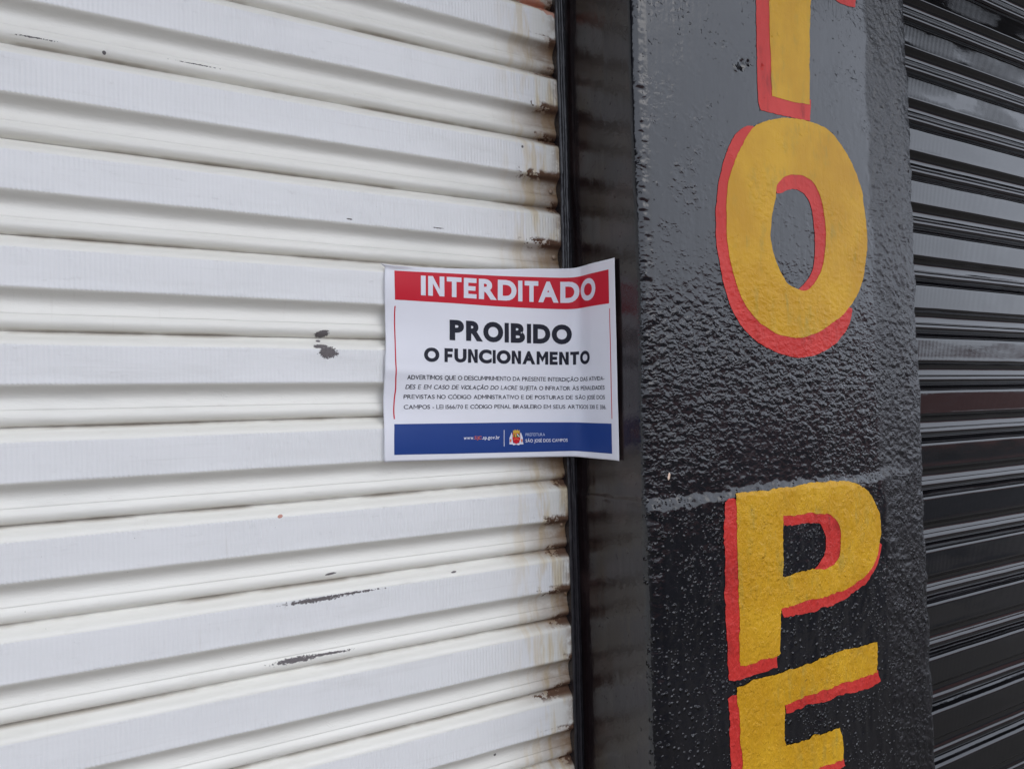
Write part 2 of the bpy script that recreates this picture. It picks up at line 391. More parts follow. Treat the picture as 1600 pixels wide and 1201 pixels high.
def mat_return():
    n = NB('glossy_black_paint_on_jamb')
    st = n.noise(1.0, 4, 0.6, vec=n.vec(n.mul(n.x, 60), n.mul(n.y, 60), n.mul(n.z, 5)))
    lump = n.noise(28, 5, 0.62, dist=0.4)
    b1 = n.bump(lump, 0.0022, 0.34)
    b2 = n.bump(st, 0.0009, 0.5, b1)
    pits = n.step(n.noise(120, 3, 0.7, dist=0.6), 0.66, 0.74)
    b2 = n.bump(pits, -0.0012, 0.6, b2)
    b3 = n.bump(n.noise(160, 3), 0.0003, 0.5, b2)
    stain = n.step(n.noise(9, 5, 0.65), 0.5, 0.7)
    col = n.mix(stain, (0.011, 0.007, 0.0075, 1), (0.032, 0.020, 0.019, 1))
    return n.out(col, n.add(0.08, n.mul(n.noise(14, 4), 0.20)), b3, Specular_IOR_Level=0.6)

def mat_rail():
    n = NB('black_painted_rail')
    st = n.noise(1.0, 4, 0.7, vec=n.vec(n.mul(n.x, 150), n.mul(n.y, 150), n.mul(n.z, 45)), dist=0.5)
    b1 = n.bump(st, 0.0020, 0.9)
    return n.out(n.mix(n.noise(60, 4), (0.010, 0.010, 0.013, 1), (0.028, 0.026, 0.030, 1)), 0.24, b1)

M_WHITE = mat_white(); M_BSH = mat_black_shutter()
M_PIL = wall_black('glossy_black_paint_on_plaster'); M_RET = mat_return(); M_RAIL = mat_rail()
M_YEL = wall_black('yellow_brush_paint', letter=((0.55, 0.285, 0.011, 1), (0.66, 0.37, 0.018, 1), (0.36, 0.27, 0.05, 1)))
M_RED = wall_black('red_brush_paint', letter=((0.54, 0.032, 0.026, 1), (0.64, 0.050, 0.040, 1), (0.26, 0.02, 0.018, 1)))

# ------------------------------------------------------------------ ground and street (seen in the glossy paint only)
def ground_mat(name, c0, c1, sc, rough=0.85):
    n = NB(name)
    b = n.bump(n.noise(sc*6, 5, 0.7), 0.01, 0.5)
    return n.out(n.mix(n.noise(sc, 6, 0.65), c0+(1,), c1+(1,)), rough, b)
M_PAVE = ground_mat('concrete_pavement', (0.09, 0.08, 0.07), (0.14, 0.125, 0.105), 2.0)
M_ASPH = ground_mat('asphalt', (0.018, 0.018, 0.019), (0.032, 0.032, 0.032), 3.0)
M_EARTH = ground_mat('far_ground', (0.03, 0.03, 0.025), (0.05, 0.048, 0.04), 0.3)
def sheet(name, x0, x1, y0, y1, z, mat):
    return finish(mesh_obj(name, [(x0, y0, z), (x1, y0, z), (x1, y1, z), (x0, y1, z)], [(0, 1, 2, 3)], mat, smooth=False), kind='structure')
sheet('ground', -400, 400, -400, 400, -0.16, M_EARTH)
sheet('road', -300, 300, -9.0, -1.75, -0.15, M_ASPH)
finish(box('pavement', -40, 40, -1.75, 1.4, -0.15, 0.0, M_PAVE, bev=0.01), kind='structure')
finish(box('far_pavement', -40, 40, -11.0, -9.0, -0.15, 0.0, M_PAVE, bev=0.01), kind='structure')
M_BRK = NB('brown_rendered_brick')
bt = M_BRK.t.nodes.new('ShaderNodeTexBrick'); bt.inputs['Scale'].default_value = 4
bt.inputs['Color1'].default_value = (0.34, 0.16, 0.14, 1); bt.inputs['Color2'].default_value = (0.40, 0.19, 0.165, 1); bt.inputs['Mortar'].default_value = (0.36, 0.27, 0.24, 1)
M_BRK.t.links.new(M_BRK.vec(M_BRK.x, M_BRK.z, 0.0), bt.inputs['Vector'])
M_BRKM = M_BRK.out(bt.outputs[0], 0.85)
bw = thing('boundary_wall', 'low brown brick boundary wall with coping across the street', 'wall', (0, -11.4, 0))
box('wall_body', -38, 110, -11.6, -11.4, -0.15, 2.72, M_BRKM, bw)
box('coping', -38, 110, -11.65, -11.35, 2.722, 2.79, M_PAVE, bw)

# ------------------------------------------------------------------ white roller shutter
ws = thing('roller_shutter', 'white painted roller shutter with rusty slat ends and paint chips', 'roller shutter', (-0.5, Y_CR, 0), 'roller shutters of the shop front')
nup = int((2.55-ZC_L)/PITCH); ntot = nup+int((ZC_L-0.05)/PITCH)
zt = ZC_L+nup*PITCH
cu = shutter_curtain('slat_curtain', -1.9, XE+0.0035, zt, ntot, Y_CR, M_WHITE, ws, 3, wav=0.0011, nx=520)
print('white slats', ntot)
# bottom bar
box('bottom_bar', -1.9, XE, Y_CR-0.03, Y_CR+0.01, 0.01, zt-ntot*PITCH-0.001, M_WHITE, ws)
def rivet(px, py):
    p = onY(px, py, Y_CR-0.055*PITCH)
    bm = bmesh.new(); bmesh.ops.create_uvsphere(bm, u_segments=14, v_segments=8, radius=1)
    me = bpy.data.meshes.new('rivet')
    for v in bm.verts:
        v.co = Vector((v.co.x*0.0034, v.co.y*0.0016, v.co.z*0.0034)) + Vector(p)
    for f in bm.faces: f.smooth = True
    bm.to_mesh(me); bm.free(); me.materials.append(M_WHITE)
    return link('rivet', me, ws)
for q in ((861, 299), (866, 402), (878, 818), (884, 925)): rivet(*q)
# guide rail: lip with two beaded edges, cheek against the pillar
zs = np.concatenate([np.linspace(0, 0.75, 30)[:-1], np.arange(0.75, 2.3, 0.003), np.linspace(2.3, 2.62, 12)])
def rail_sheet():
    pr = []
    xa = XE-0.0085
    # cross section x, y (toward camera = smaller y), beginning behind the lip
    for a in np.linspace(-60, 200, 12):                       # rolled outer edge
        pr.append((xa+0.0027-0.0027*math.cos(math.radians(a)), Y_RAIL+0.0027-0.0027*math.sin(math.radians(a))))
    pr = [(xa+0.004, Y_CR+0.01)] + [(xa-0.0000+0.0028*(1-math.cos(math.radians(a))), Y_RAIL+0.003-0.0034*math.sin(math.radians(a))) for a in np.linspace(-30, 165, 12)]
    xb = xa+0.0068
    pr += [(xb-0.0005, Y_RAIL+0.0028), (xb+0.0012, Y_RAIL+0.0030)]
    pr += [(xb+0.002+0.0022*(1-math.cos(math.radians(a))), Y_RAIL+0.002-0.0030*math.sin(math.radians(a))) for a in np.linspace(10, 170, 9)]
    pr += [(xb+0.0070, Y_RAIL+0.0042), (X0-0.002, Y_RAIL+0.0046), (X0+0.002, Y_RAIL+0.0048)]
    pr = np.array(pr); n = len(pr)
    P = np.zeros((n, len(zs), 3))
    k = np.arange(n)[:, None]; Zm = zs[None, :]
    front = sstep(Y_RAIL+0.02, Y_RAIL, pr[:, 1])[:, None]
    side = (pr[:, 0] > xb)[:, None]
    wob = 0.0010*vnoise(Zm*22+0*k, 0*k+0*Zm+1.5, 1)+0.0007*vnoise(Zm*75+0*k, k*0.25+0*Zm, 2) + 0.0018*vnoise(Zm*5+0*k, 0*k+0*Zm+4, 3)
    lump = 0.0014*np.clip(vnoise(Zm*60, side*5.0+0*Zm+.5, 0)-.18, 0, 1)*3
    P[..., 0] = pr[:, 0][:, None]+wob*front*(pr[:, 0] < X0-0.004)[:, None]
    P[..., 1] = pr[:, 1][:, None]-lump*front+0.0005*vnoise(Zm*40+0*k, k*0.4+0*Zm, 2)
    P[..., 2] = Zm
    return P
grid_obj('guide_rail', rail_sheet()[:, ::-1], M_RAIL, ws)

# ------------------------------------------------------------------ pillar
def seam_z(x): return SEAM_A[2]+(SEAM_B[2]-SEAM_A[2])*(x-SEAM_A[0])/(SEAM_B[0]-SEAM_A[0])
def front_h(x, z):
    """outward height of the plaster on the front face"""
    zr = sstep(1.80, 1.56, z)
    h = 0.0035*fbm(x*3.0, z*2.2, 0, 2)
    h = h+0.0008*fbm(x*26, z*20, 1, 3)*(0.35+0.5*zr)
    # trowelled flakes
    wx = x+0.006*vnoise(x*30, z*30, 2); wz = z+0.006*vnoise(x*30+9, z*30, 3)
    fl = np.abs(fbm(wx*62, wz*88, 2, 3))
    below = sstep(0.004, -0.004, z-seam_z(x))
    h = h-0.0010*zr*np.sqrt(fl+0.002)*(1-0.5*below)
    # below the seam: combed vertical strokes
    h = h+below*0.0011*vnoise(x*95, z*16, 3)+below*0.0006*fbm(x*120, z*70, 1, 2)
    # ledge: lower coat stands proud, with a lip of plaster
    d = z-seam_z(x)-0.0045*vnoise(x*45, z*0+2, 1)-0.005*vnoise(x*9, z*0+7, 0)-0.0055*fbm(x*80, z*95, 3, 2)
    h = h+0.0048*np.clip((0.006-d)/0.015, 0, 1)*(1-0.95*sstep(XR-0.12, XR-0.005, x))+0.0011*fbm(x*70, z*70, 1, 2)*sstep(0.022, 0.004, abs(d))
    # grainy strip beside the right corner
    bd = sstep(-0.005, 0.02, x-(XR-0.112)+0.030*fbm(x*4, z*7, 2, 3))
    h = h+bd*(0.0016*fbm(x*150, z*150, 0, 2)+0.0014*vnoise(x*40, z*30, 2))
    ce = sstep(XR-0.02, XR+0.01, x)
    h = h-ce*0.0022+ce*(0.0040*vnoise(x*20, z*26, 0)+0.0020*vnoise(x*60, z*70, 3))
    # blister holes
    for px, py, r, dp in ((1158, 100, .006, .0022), (1168, 98, .0035, .0025), (1190, 105, .003, .002), (1149, 108, .004, -.0014)):
        p = onY(px, py, PF); h = h-dp*np.exp(-(((x-p[0])/r)**2+((z-p[2])/(r*1.2))**2)**1.5)
    # left arris: ragged drips
    le = sstep(X0+0.021, X0+0.013, x)
    h = h-le*0.0014+le*(0.0012*vnoise(x*70, z*150, 1)+0.0010*vnoise(x*210, z*260, 2))
    return h
pil = thing('pillar', 'glossy black painted plaster pillar with yellow and red hand lettering between the two shutters', 'pillar', (1.0, 1.0, 0))
Y_BACK = 1.10
STEP = 0.0019
zsP = np.concatenate([np.linspace(-0.02, 0.78, 60)[:-1], np.arange(0.78, 2.22, STEP), np.linspace(2.22, 2.65, 40)])
ch = 0.012
sec = []     # (x, y, nx, ny, kind)  kind 0 side, 1 front
for y in np.arange(Y_BACK, PF+ch, -0.003): sec.append((X0, y, -1, 0, 0))
for a in np.linspace(0, 90, 7): sec.append((X0+ch-ch*math.cos(math.radians(a)), PF+ch-ch*math.sin(math.radians(a)), -math.cos(math.radians(a)), -math.sin(math.radians(a)), 1))
for x in np.arange(X0+ch+STEP, XR, STEP): sec.append((x, PF, 0, -1, 1))
for a in np.linspace(0, 90, 26): sec.append((XR+RC*math.sin(math.radians(a)), PF+RC-RC*math.cos(math.radians(a)), math.sin(math.radians(a)), -math.cos(math.radians(a)), 1))
for y in np.linspace(PF+RC+0.004, Y_BACK, 40): sec.append((XR+RC, y, 1, 0, 2))
sec = np.array(sec)
SX, SY, NX, NY, K = [sec[:, i][:, None] for i in range(5)]
Zg = zsP[None, :]
def side_h(y, z):
    h = 0.0022*fbm(y*7, z*4, 2, 3)+0.0005*fbm(y*70, z*10, 3, 2)
    d = z-SEAM_A[2]-0.004*vnoise(y*20, z*0+3, 1)
    h = h+0.0012*sstep(0.004, -0.004, d)+0.0020*np.exp(-((d)/0.004)**2)*(0.5+vnoise(y*60, z*0, 1))
    return h
kfront = (K == 1)
arc = np.where(SX > XR, XR+RC*np.arctan2(np.maximum(SX-XR, 0), np.maximum(PF+RC-SY, 1e-6)), SX)
H = np.where(kfront, front_h(arc+0*Zg, Zg+0*SX), side_h(SY+0*Zg, Zg+0*SX))
fade = np.where(K == 2, 0.3, 1.0)
cornw = np.where((K == 1) & (SX < X0+ch), sstep(0, 1, (PF+ch-SY)/ch), 1.0)
Hs = np.where((K == 1) & (SX < X0+ch), cornw*H+(1-cornw)*side_h(SY+0*Zg, Zg), H)*fade
Pp = np.stack([SX+NX*Hs, SY+NY*Hs, Zg+0*SX], -1)
iF = int(np.argmax(K[:, 0] == 1))
o = grid_obj('plaster_front', Pp[iF-1:, ::-1], M_PIL, pil)
o['label'] = 'glossy black front face, smooth on top and rough below'
o = grid_obj('side_face', Pp[:iF, ::-1], M_RET, pil)
o['label'] = 'glossy dark left side face mirroring the white slats'

# lettering, traced in picture pixels and laid on the plaster
def z3(l): return [(980+x/3.002, y/3.002) for x, y in l]
def z4(l): return [(980+x/3.002, 380+y/3.002) for x, y in l]
def z5(l): return [(980+x/2.496, 720+y/2.496) for x, y in l]
def smooth_loop(P, corners_deg=50, it=2):
    P = [np.array(p, float) for p in P]
    for _ in range(it):
        Q = []
        n = len(P)
        for i in range(n):
            a, b, c = P[i-1], P[i], P[(i+1) % n]
            u = b-a; v = c-b
            ang = math.degrees(abs(math.atan2(u[0]*v[1]-u[1]*v[0], u @ v)))
            if ang > corners_deg: Q.append(b)
            else:
                Q.append(b*0.75+a*0.25 if np.linalg.norm(u) > 1e-6 else b); Q.append(b*0.75+c*0.25)
        P = Q
    return P
def densify(P, step, jit, seed):
    out = []; n = len(P); s = 0.0
    for i in range(n):
        a, b = P[i], P[(i+1) % n]; L = np.linalg.norm(b-a); k = max(1, int(L/step))
        for j in range(k):
            p = a+(b-a)*j/k; s += L/k
            nn = np.array([-(b-a)[1], (b-a)[0]])/max(L, 1e-9)
            w_ = float(vnoise(np.array(p[0]*55.0), np.array(p[1]*55.0), seed))*1.4+float(vnoise(np.array(p[0]*190.0), np.array(p[1]*190.0), seed+1))*0.9
            out.append(p+nn*jit*w_)
    return out
def paint(name, loops, mat, off, parent, seed, jit=0.0014, label=None):
    polys = []
    for lp in loops:
        W = [onY(px, py, PF-(0.0044 if py > 745 else 0.0)) for px, py in lp]
        P = [np.array([p_[0], p_[2]]) for p_ in W]
        P = smooth_loop(P)
        zmid = np.mean([p_[1] for p_ in P])
        P = densify(P, 0.0035, jit*(1.0 if zmid > 1.42 else 2.0), seed)
        polys.append([Vector((p_[0], p_[1], 0)) for p_ in P])
    flat = [v for l in polys for v in l]
    tris = tessellate_polygon(polys)
    bm = bmesh.new(); vs = [bm.verts.new(v) for v in flat]
    for t in tris:
        try: bm.faces.new([vs[i] for i in t])
        except ValueError: pass
    xs = [v.x for v in flat]; ys = [v.y for v in flat]
    st = 0.0055
    for ax, lo, hi in ((0, min(xs), max(xs)), (1, min(ys), max(ys))):
        k = lo+st
        while k < hi:
            co = (k, 0, 0) if ax == 0 else (0, k, 0); no = (1, 0, 0) if ax == 0 else (0, 1, 0)
            bmesh.ops.bisect_plane(bm, geom=bm.verts[:]+bm.edges[:]+bm.faces[:], plane_co=co, plane_no=no)
            k += st
    bmesh.ops.triangulate(bm, faces=bm.faces[:])
    bmesh.ops.subdivide_edges(bm, edges=bm.edges[:], cuts=1, use_grid_fill=True)
    co = np.array([v.co[:] for v in bm.verts])
    h = front_h(co[:, 0], co[:, 1])
    for v, hh in zip(bm.verts, h): v.co = Vector((v.co.x, PF-hh-off, v.co.y))
    bmesh.ops.recalc_face_normals(bm, faces=bm.faces[:])
    if sum(f.normal.y for f in bm.faces) > 0: bmesh.ops.reverse_faces(bm, faces=bm.faces[:])
    for f in bm.faces: f.smooth = True
    me = bpy.data.meshes.new(name); bm.to_mesh(me); bm.free(); me.materials.append(mat)
    o = link(name, me, None)
    o.parent = parent
    o.matrix_parent_inverse = parent.matrix_world.inverted() if parent.parent is None else Matrix.Translation(-Vector(pil.location))
    if label: o['label'] = label
    return o
def letter(lab, yel, reds, seed):
    y = paint('painted_letter', yel, M_YEL, 0.0011, pil, seed, label='yellow brush painted letter %s' % lab)
    y.matrix_parent_inverse = Matrix.Translation(-Vector(pil.location))
    for k, r in enumerate(reds):
        rr = paint('letter_shadow', r, M_RED, 0.00062, y, seed+5+k, label='red painted drop shadow of the letter %s' % lab)
        rr.matrix_parent_inverse = Matrix.Translation(-Vector(pil.location)) if False else Matrix()
    return y
# T
letter('T', [z3([(660, -60), (480, -75), (480, -260), (1080, -250), (1080, -85), (856, -66), (855, -20), (852, 100), (850, 250), (853, 400), (853, 492), (770, 478), (720, 465), (675, 453), (671, 350), (668, 250), (660, 100)])],
       [[z3([(598, -80), (670, -80), (675, 100), (680, 250), (690, 440), (860, 470), (856, 570), (780, 556), (700, 535), (625, 518), (612, 480), (606, 350), (604, 250), (600, 100)])],
        [z3([(850, -100), (960, -95), (1080, -95), (1068, 0), (1066, 38), (1020, 26), (985, 14), (965, -8), (900, -40), (850, -40)])]], 21)
# O
O_out = z3([(700, 556), (780, 555), (860, 570), (930, 600), (985, 655), (1030, 725), (1065, 800), (1095, 880), (1108, 960), (1120, 1060), (1125, 1140)]) + \
        z4([(1122, 50), (1116, 110), (1100, 190), (1070, 260), (1035, 310), (985, 360), (920, 405), (860, 435), (800, 447), (730, 440), (660, 405), (600, 355), (560, 310), (520, 230), (490, 130), (475, 50)]) + \
        z3([(462, 1100), (462, 1000), (465, 900), (480, 820), (510, 740), (545, 660), (585, 600), (640, 570)])
O_in = z3([(699, 915), (697, 880), (710, 850), (740, 825), (780, 817), (820, 822), (870, 850), (900, 910), (920, 990), (930, 1080)]) + \
       z4([(930, 20), (920, 90), (900, 150), (870, 200), (835, 230), (800, 217), (765, 205), (735, 175), (710, 130), (690, 80), (675, 20)]) + z3([(669, 1100), (673, 1030), (685, 960)])
O_r1 = z3([(583, 590), (545, 595), (510, 625), (475, 690), (445, 770), (425, 860), (415, 960), (412, 1060), (415, 1135)]) + \
       z4([(422, 40), (435, 120), (455, 210), (485, 300), (520, 370), (570, 430), (630, 480), (700, 515), (760, 533), (820, 537), (890, 522), (950, 492), (1000, 450), (1035, 400), (1053, 345), (1055, 308),
           (1030, 296), (975, 345), (910, 390), (800, 428), (690, 400), (620, 345), (560, 250), (515, 130), (500, 40)]) + z3([(485, 1100), (485, 1000), (490, 900), (510, 810), (545, 725), (590, 650), (605, 605)])
O_r2 = z3([(700, 907), (690, 880), (705, 840), (740, 812), (790, 800), (840, 815), (890, 850), (920, 910), (940, 990), (950, 1080)]) + \
       z4([(950, 20), (940, 100), (915, 165), (880, 215), (840, 245), (790, 225), (800, 214), (840, 180), (865, 140), (878, 80), (880, 20)]) + \
       z3([(878, 1100), (870, 1010), (855, 950), (825, 905), (790, 886), (750, 890), (720, 908)])
letter('O', [O_out, O_in], [[O_r1], [O_r2]], 33)
# P
P_out = z5([(425, 132), (480, 122), (600, 105), (720, 88), (850, 76), (905, 90), (945, 122), (975, 180), (990, 250), (985, 320), (965, 390), (925, 450), (860, 495), (760, 530), (680, 550), (598, 572),
            (596, 620), (597, 750), (580, 766), (500, 782), (438, 798), (436, 700), (434, 500), (428, 350), (424, 200)])
P_in = z5([(604, 215), (690, 203), (780, 200), (815, 225), (830, 290), (832, 340), (815, 385), (780, 417), (735, 422), (680, 435), (605, 448)])
P_r1 = z5([(380, 160), (400, 142), (424, 152), (440, 300), (450, 480), (452, 775), (500, 765), (588, 757), (585, 803), (520, 825), (450, 845), (415, 866), (395, 855), (390, 750), (380, 600), (382, 400), (375, 250)])
P_r2 = z5([(594, 560), (680, 535), (760, 515), (855, 480), (915, 435), (955, 380), (978, 320), (990, 325), (975, 410), (930, 475), (870, 525), (800, 560), (700, 590), (612, 608)])
P_r3 = z5([(600, 210), (690, 190), (790, 190), (830, 215), (845, 290), (846, 350), (825, 400), (785, 430), (730, 424), (757, 385), (770, 340), (768, 290), (750, 245), (690, 243), (605, 252)])
letter('P', [P_out, P_in], [[P_r1], [P_r2], [P_r3]], 47)
# E
E_y = z5([(425, 882), (480, 857), (560, 835), (640, 815), (740, 775), (850, 735), (972, 705), (974, 825), (900, 850), (800, 880), (700, 915), (612, 950), (613, 1030), (618, 1115), (700, 1080), (830, 1035),
          (845, 1100), (845, 1165), (740, 1197), (640, 1230), (640, 1480), (970, 1385), (975, 1510), (620, 1640), (442, 1700), (445, 1400), (445, 1200), (440, 1050), (432, 950)])
E_r1 = z5([(392, 925), (412, 905), (432, 910), (452, 1000), (460, 1400), (455, 1700), (980, 1500), (985, 1560), (640, 1690), (440, 1770), (405, 1760), (400, 1400), (402, 1100)])
E_r2 = z5([(610, 940), (700, 900), (800, 865), (900, 835), (976, 815), (988, 858), (970, 876), (880, 900), (760, 935), (622, 980)])
E_r3 = z5([(700, 1190), (845, 1150), (852, 1190), (740, 1237), (640, 1275), (630, 1225)])
letter('E', [E_y], [[E_r1], [E_r2], [E_r3]], 61)

# ------------------------------------------------------------------ black roller shutter
ZC_R = onY(1430, 519, Y_BK)[2]
bs = thing('roller_shutter', 'black gloss painted steel roller shutter closed at the right of the pillar', 'roller shutter', (2.4, Y_BK, ZC_R), 'roller shutters of the shop front')
nupR = int((2.55-ZC_R)/PITCH); ntR = nupR+int((ZC_R-0.05)/PITCH)
cr = shutter_curtain('slat_curtain', XR+RC-0.03-2.4, 3.2, nupR*PITCH, ntR, 0.0, M_BSH, bs, 8, wav=0.0009, nx=420)
cr.matrix_parent_inverse = Matrix()
br = box('bottom_bar', XR+RC+0.004-2.4, 3.2, -0.03, 0.01, -ZC_R+0.005, (nupR-ntR)*PITCH-0.001, M_BSH, bs)
br.matrix_parent_inverse = Matrix()

# wall over the shutters
M_LINT = plain('painted_lintel', (0.03, 0.03, 0.032), 0.4)
fw = thing('shop_wall', 'dark painted shop wall above the roller shutters', 'wall', (1, 1.1, 2.6))
box('lintel', -6, 7, 0.86, 1.3, 2.66, 4.2, M_LINT, fw, 0.01)
box('pier', -3.0, -1.9, 0.86, 1.3, 0, 2.655, M_LINT, fw, 0.01)
box('pier', 5.6, 7.0, 0.70, 1.3, 0, 2.655, M_LINT, fw, 0.01)

M_CONC = plain('grey_painted_concrete', (0.30, 0.30, 0.29), 0.8)
aw = thing('marquee', 'thin concrete canopy slab over the shop front', 'canopy', (1, 0.4, 3.05))
box('slab', -6, 7, -0.15, 0.858, 3.05, 3.2, M_CONC, aw, 0.01)

# ------------------------------------------------------------------ poster
def zp(x, y): return (560+x/3.3364, 380+y/3.3364)
zx_cols = [140, 187, 340, 500, 760, 940, 1060, 1120, 1160, 1215, 1325, 1343]
V_ROWS = [0.0, 0.05, 0.219, 0.52, 0.819, 0.970, 1.0]
rows = {  # zoomed-picture heights of each printed row at each column
 0.0:   [106, 116, 126, 132, 134, 132, 132, 130, 122, 106, 80, 75],
 0.05:  [138, 142, 150, 158, 171, 177, 180, 178, 172, 158, 133, 129],
 0.219: [292, 294, 303, 313, 331, 340, 344, 343, 338, 328, 311, 308],
 0.819: [942, 942, 940, 938, 934, 933, 933, 933, 934, 936, 940, 941],
 0.970: [1106, 1103, 1099, 1096, 1090, 1086, 1083, 1082, 1084, 1088, 1098, 1100],
 1.0:   [1140, 1138, 1133, 1128, 1119, 1114, 1112, 1111, 1114, 1120, 1131, 1134]}
rows[0.52] = [r0+(r1-r0)*(0.52-0.219)/0.6 for r0, r1 in zip(rows[0.219], rows[0.819])]
def edge_dx(j, v):
    """the paper's sides wander a little down its height"""
    if j == 0: return np.interp(v, [0, .03, .06, .25, .45, .60, .72, .85, 1], [-26, -2, -3, -3, 3, -5, -11, -5, -4])
    if j == 1: return np.interp(v, [0, .219, .3, .5, .64, .74, .82, 1], [0, 3, -3, 4, 4, -8, 0, 0])
    if j >= 8:
        k = [0, 0, 0, 0, 0, 0, 0, 0, .15, .4, .9, 1.0][j]
        return k*np.interp(v, [0, 1], [-8, 18])
    return 0.0
Yp = {0: 0.9460, 1: 0.9462, 2: 0.9466, 3: 0.9466, 4: 0.9455, 5: 0.9425, 6: 0.9365, 7: 0.9320, 8: 0.9230}
NCX = len(zx_cols)
Vd = np.array([0, .015, .03, .05, .09, .14, .219, .28, .34, .40, .46, .52, .58, .64, .70, .76, .819, .87, .92, .97, 1.0])
def rowy(j, v): return np.interp(v, V_ROWS, [rows[r][j] for r in V_ROWS])
CP = np.zeros((NCX, len(Vd), 3)); PXC = np.zeros((NCX, len(Vd), 2))
for j, zx in enumerate(zx_cols):
    for i, v in enumerate(Vd):
        px, py = zp(zx+edge_dx(j, v), rowy(j, v))
        PXC[j, i] = (zx+edge_dx(j, v), rowy(j, v))
        if j <= 8:
            p = onY(px, py, Yp[j])
            zz = ((ZC_L-p[2])/PITCH) % 1.0
            wgt = [1, .9, .6, .4, .3, .25, .1, 0, 0][j]
            sag = 0.0048*wgt*(0.5-0.5*math.cos(2*math.pi*((zz-0.35) % 1.0)))
            if v < 0.04 and j <= 1: sag -= 0.004*(1-v/0.04)
            p = onY(px, py, Yp[j]+sag)
        else: p = onX(px, py, X0-(0.0055 if j < 10 else 0.0038))
        CP[j, i] = p
mid = CP[:, 10]
U = np.concatenate([[0], np.cumsum(np.linalg.norm(np.diff(mid, axis=0), axis=1))])
PW = U[-1]; U = U/PW
PHH = np.linalg.norm(CP[7, -1]-CP[7, 0])
print('poster', PW, PHH, PW/PHH, U)
def pchip(xk, Yk, x):
    """smooth monotone-ish interpolation along axis 0"""
    x = np.asarray(x, float); h = np.diff(xk)
    d = np.diff(Yk, axis=0)/h.reshape((-1,)+(1,)*(Yk.ndim-1))
    m = np.zeros_like(Yk)
    a, b = d[:-1], d[1:]
    with np.errstate(divide='ignore', invalid='ignore'):
        hm = np.where(a*b > 0, 2*a*b/(a+b), 0.0)
    m[1:-1] = 0.5*hm+0.25*(a+b)*(a*b > 0)+0.15*(a+b)*(a*b <= 0); m[0] = d[0]; m[-1] = d[-1]
    k = np.clip(np.searchsorted(xk, x)-1, 0, len(xk)-2)
    t = (x-xk[k])/h[k]; sh = (-1,)+(1,)*(Yk.ndim-1)
    t = t.reshape(sh); hh = h[k].reshape(sh)
    return (2*t**3-3*t**2+1)*Yk[k]+(t**3-2*t**2+t)*hh*m[k]+(-2*t**3+3*t**2)*Yk[k+1]+(t**3-t**2)*hh*m[k+1]
def surf_grid(us, vs):
    G = pchip(U, CP, us)                    # (nu, nV, 3)
    G = pchip(Vd, np.swapaxes(G, 0, 1), vs)    # (nv, nu, 3)
    return np.swapaxes(G, 0, 1)
NU, NV = 150, 110
ug = np.linspace(0, 1, NU); vg = np.linspace(0, 1, NV)
SG = surf_grid(ug, vg)
# gentle creases of the sheet
Um, Vm = np.meshgrid(ug, vg, indexing='ij')
rip = 0.0009*fbm(Um*3.2, Vm*2.6, 1, 2)+0.0004*fbm(Um*9+2, Vm*5, 2, 2)
rip += 0.0016*np.exp(-((Vm-0.56-0.05*Um)/0.028)**2)*sstep(0.55, 0.1, Um)
dU = np.gradient(SG, axis=0); dV = np.gradient(SG, axis=1)
NN = np.cross(dU, dV); NN /= np.linalg.norm(NN, axis=-1, keepdims=True)
if NN[NU//4, NV//2, 1] > 0: NN = -NN
SG = SG+NN*(rip[..., None]+0.0002)
dU = np.gradient(SG, axis=0); dV = np.gradient(SG, axis=1)
NN = np.cross(dU, dV); NN /= np.linalg.norm(NN, axis=-1, keepdims=True)
if NN[NU//4, NV//2, 1] > 0: NN = -NN
def lookup(u, v, off):
    x = np.clip(np.asarray(u), 0, 1)*(NU-1); y = np.clip(np.asarray(v), 0, 1)*(NV-1)
    i = np.minimum(x.astype(int), NU-2); j = np.minimum(y.astype(int), NV-2)
    fx = (x-i)[:, None]; fy = (y-j)[:, None]
    def bl(A): return (A[i, j]*(1-fx)+A[i+1, j]*fx)*(1-fy)+(A[i, j+1]*(1-fx)+A[i+1, j+1]*fx)*fy
    return bl(SG)+bl(NN)*off
def paper_mat(name, col, rough=0.42, spec=0.22):
    n = NB(name)
    b = n.bump(n.noise(35, 3, 0.5), 0.0012, 0.25)
    b = n.bump(n.noise(900, 2, 0.5), 0.0001, 0.2, b)
    c2 = tuple(c*0.93 for c in col)
    return n.out(n.mix(n.noise(20, 4), tuple(col)+(1,), c2+(1,)), rough, b, Specular_IOR_Level=spec)
M_PAPER = paper_mat('poster_paper', (0.83, 0.83, 0.87), 0.5)
M_PRED = paper_mat('red_ink', (0.60, 0.012, 0.030)); M_PBLUE = paper_mat('blue_ink', (0.018, 0.055, 0.24))
M_PDARK = paper_mat('dark_ink', (0.012, 0.013, 0.026)); M_PWHITE = paper_mat('white_print', (0.78, 0.78, 0.85))
M_PORANGE = paper_mat('orange_ink', (0.75, 0.16, 0.05)); M_PGOLD = paper_mat('gold_ink', (0.62, 0.40, 0.06)); M_PGREEN = paper_mat('green_ink', (0.03, 0.25, 0.08))
M_PLIGHT = paper_mat('pale_blue_print', (0.50, 0.56, 0.74))

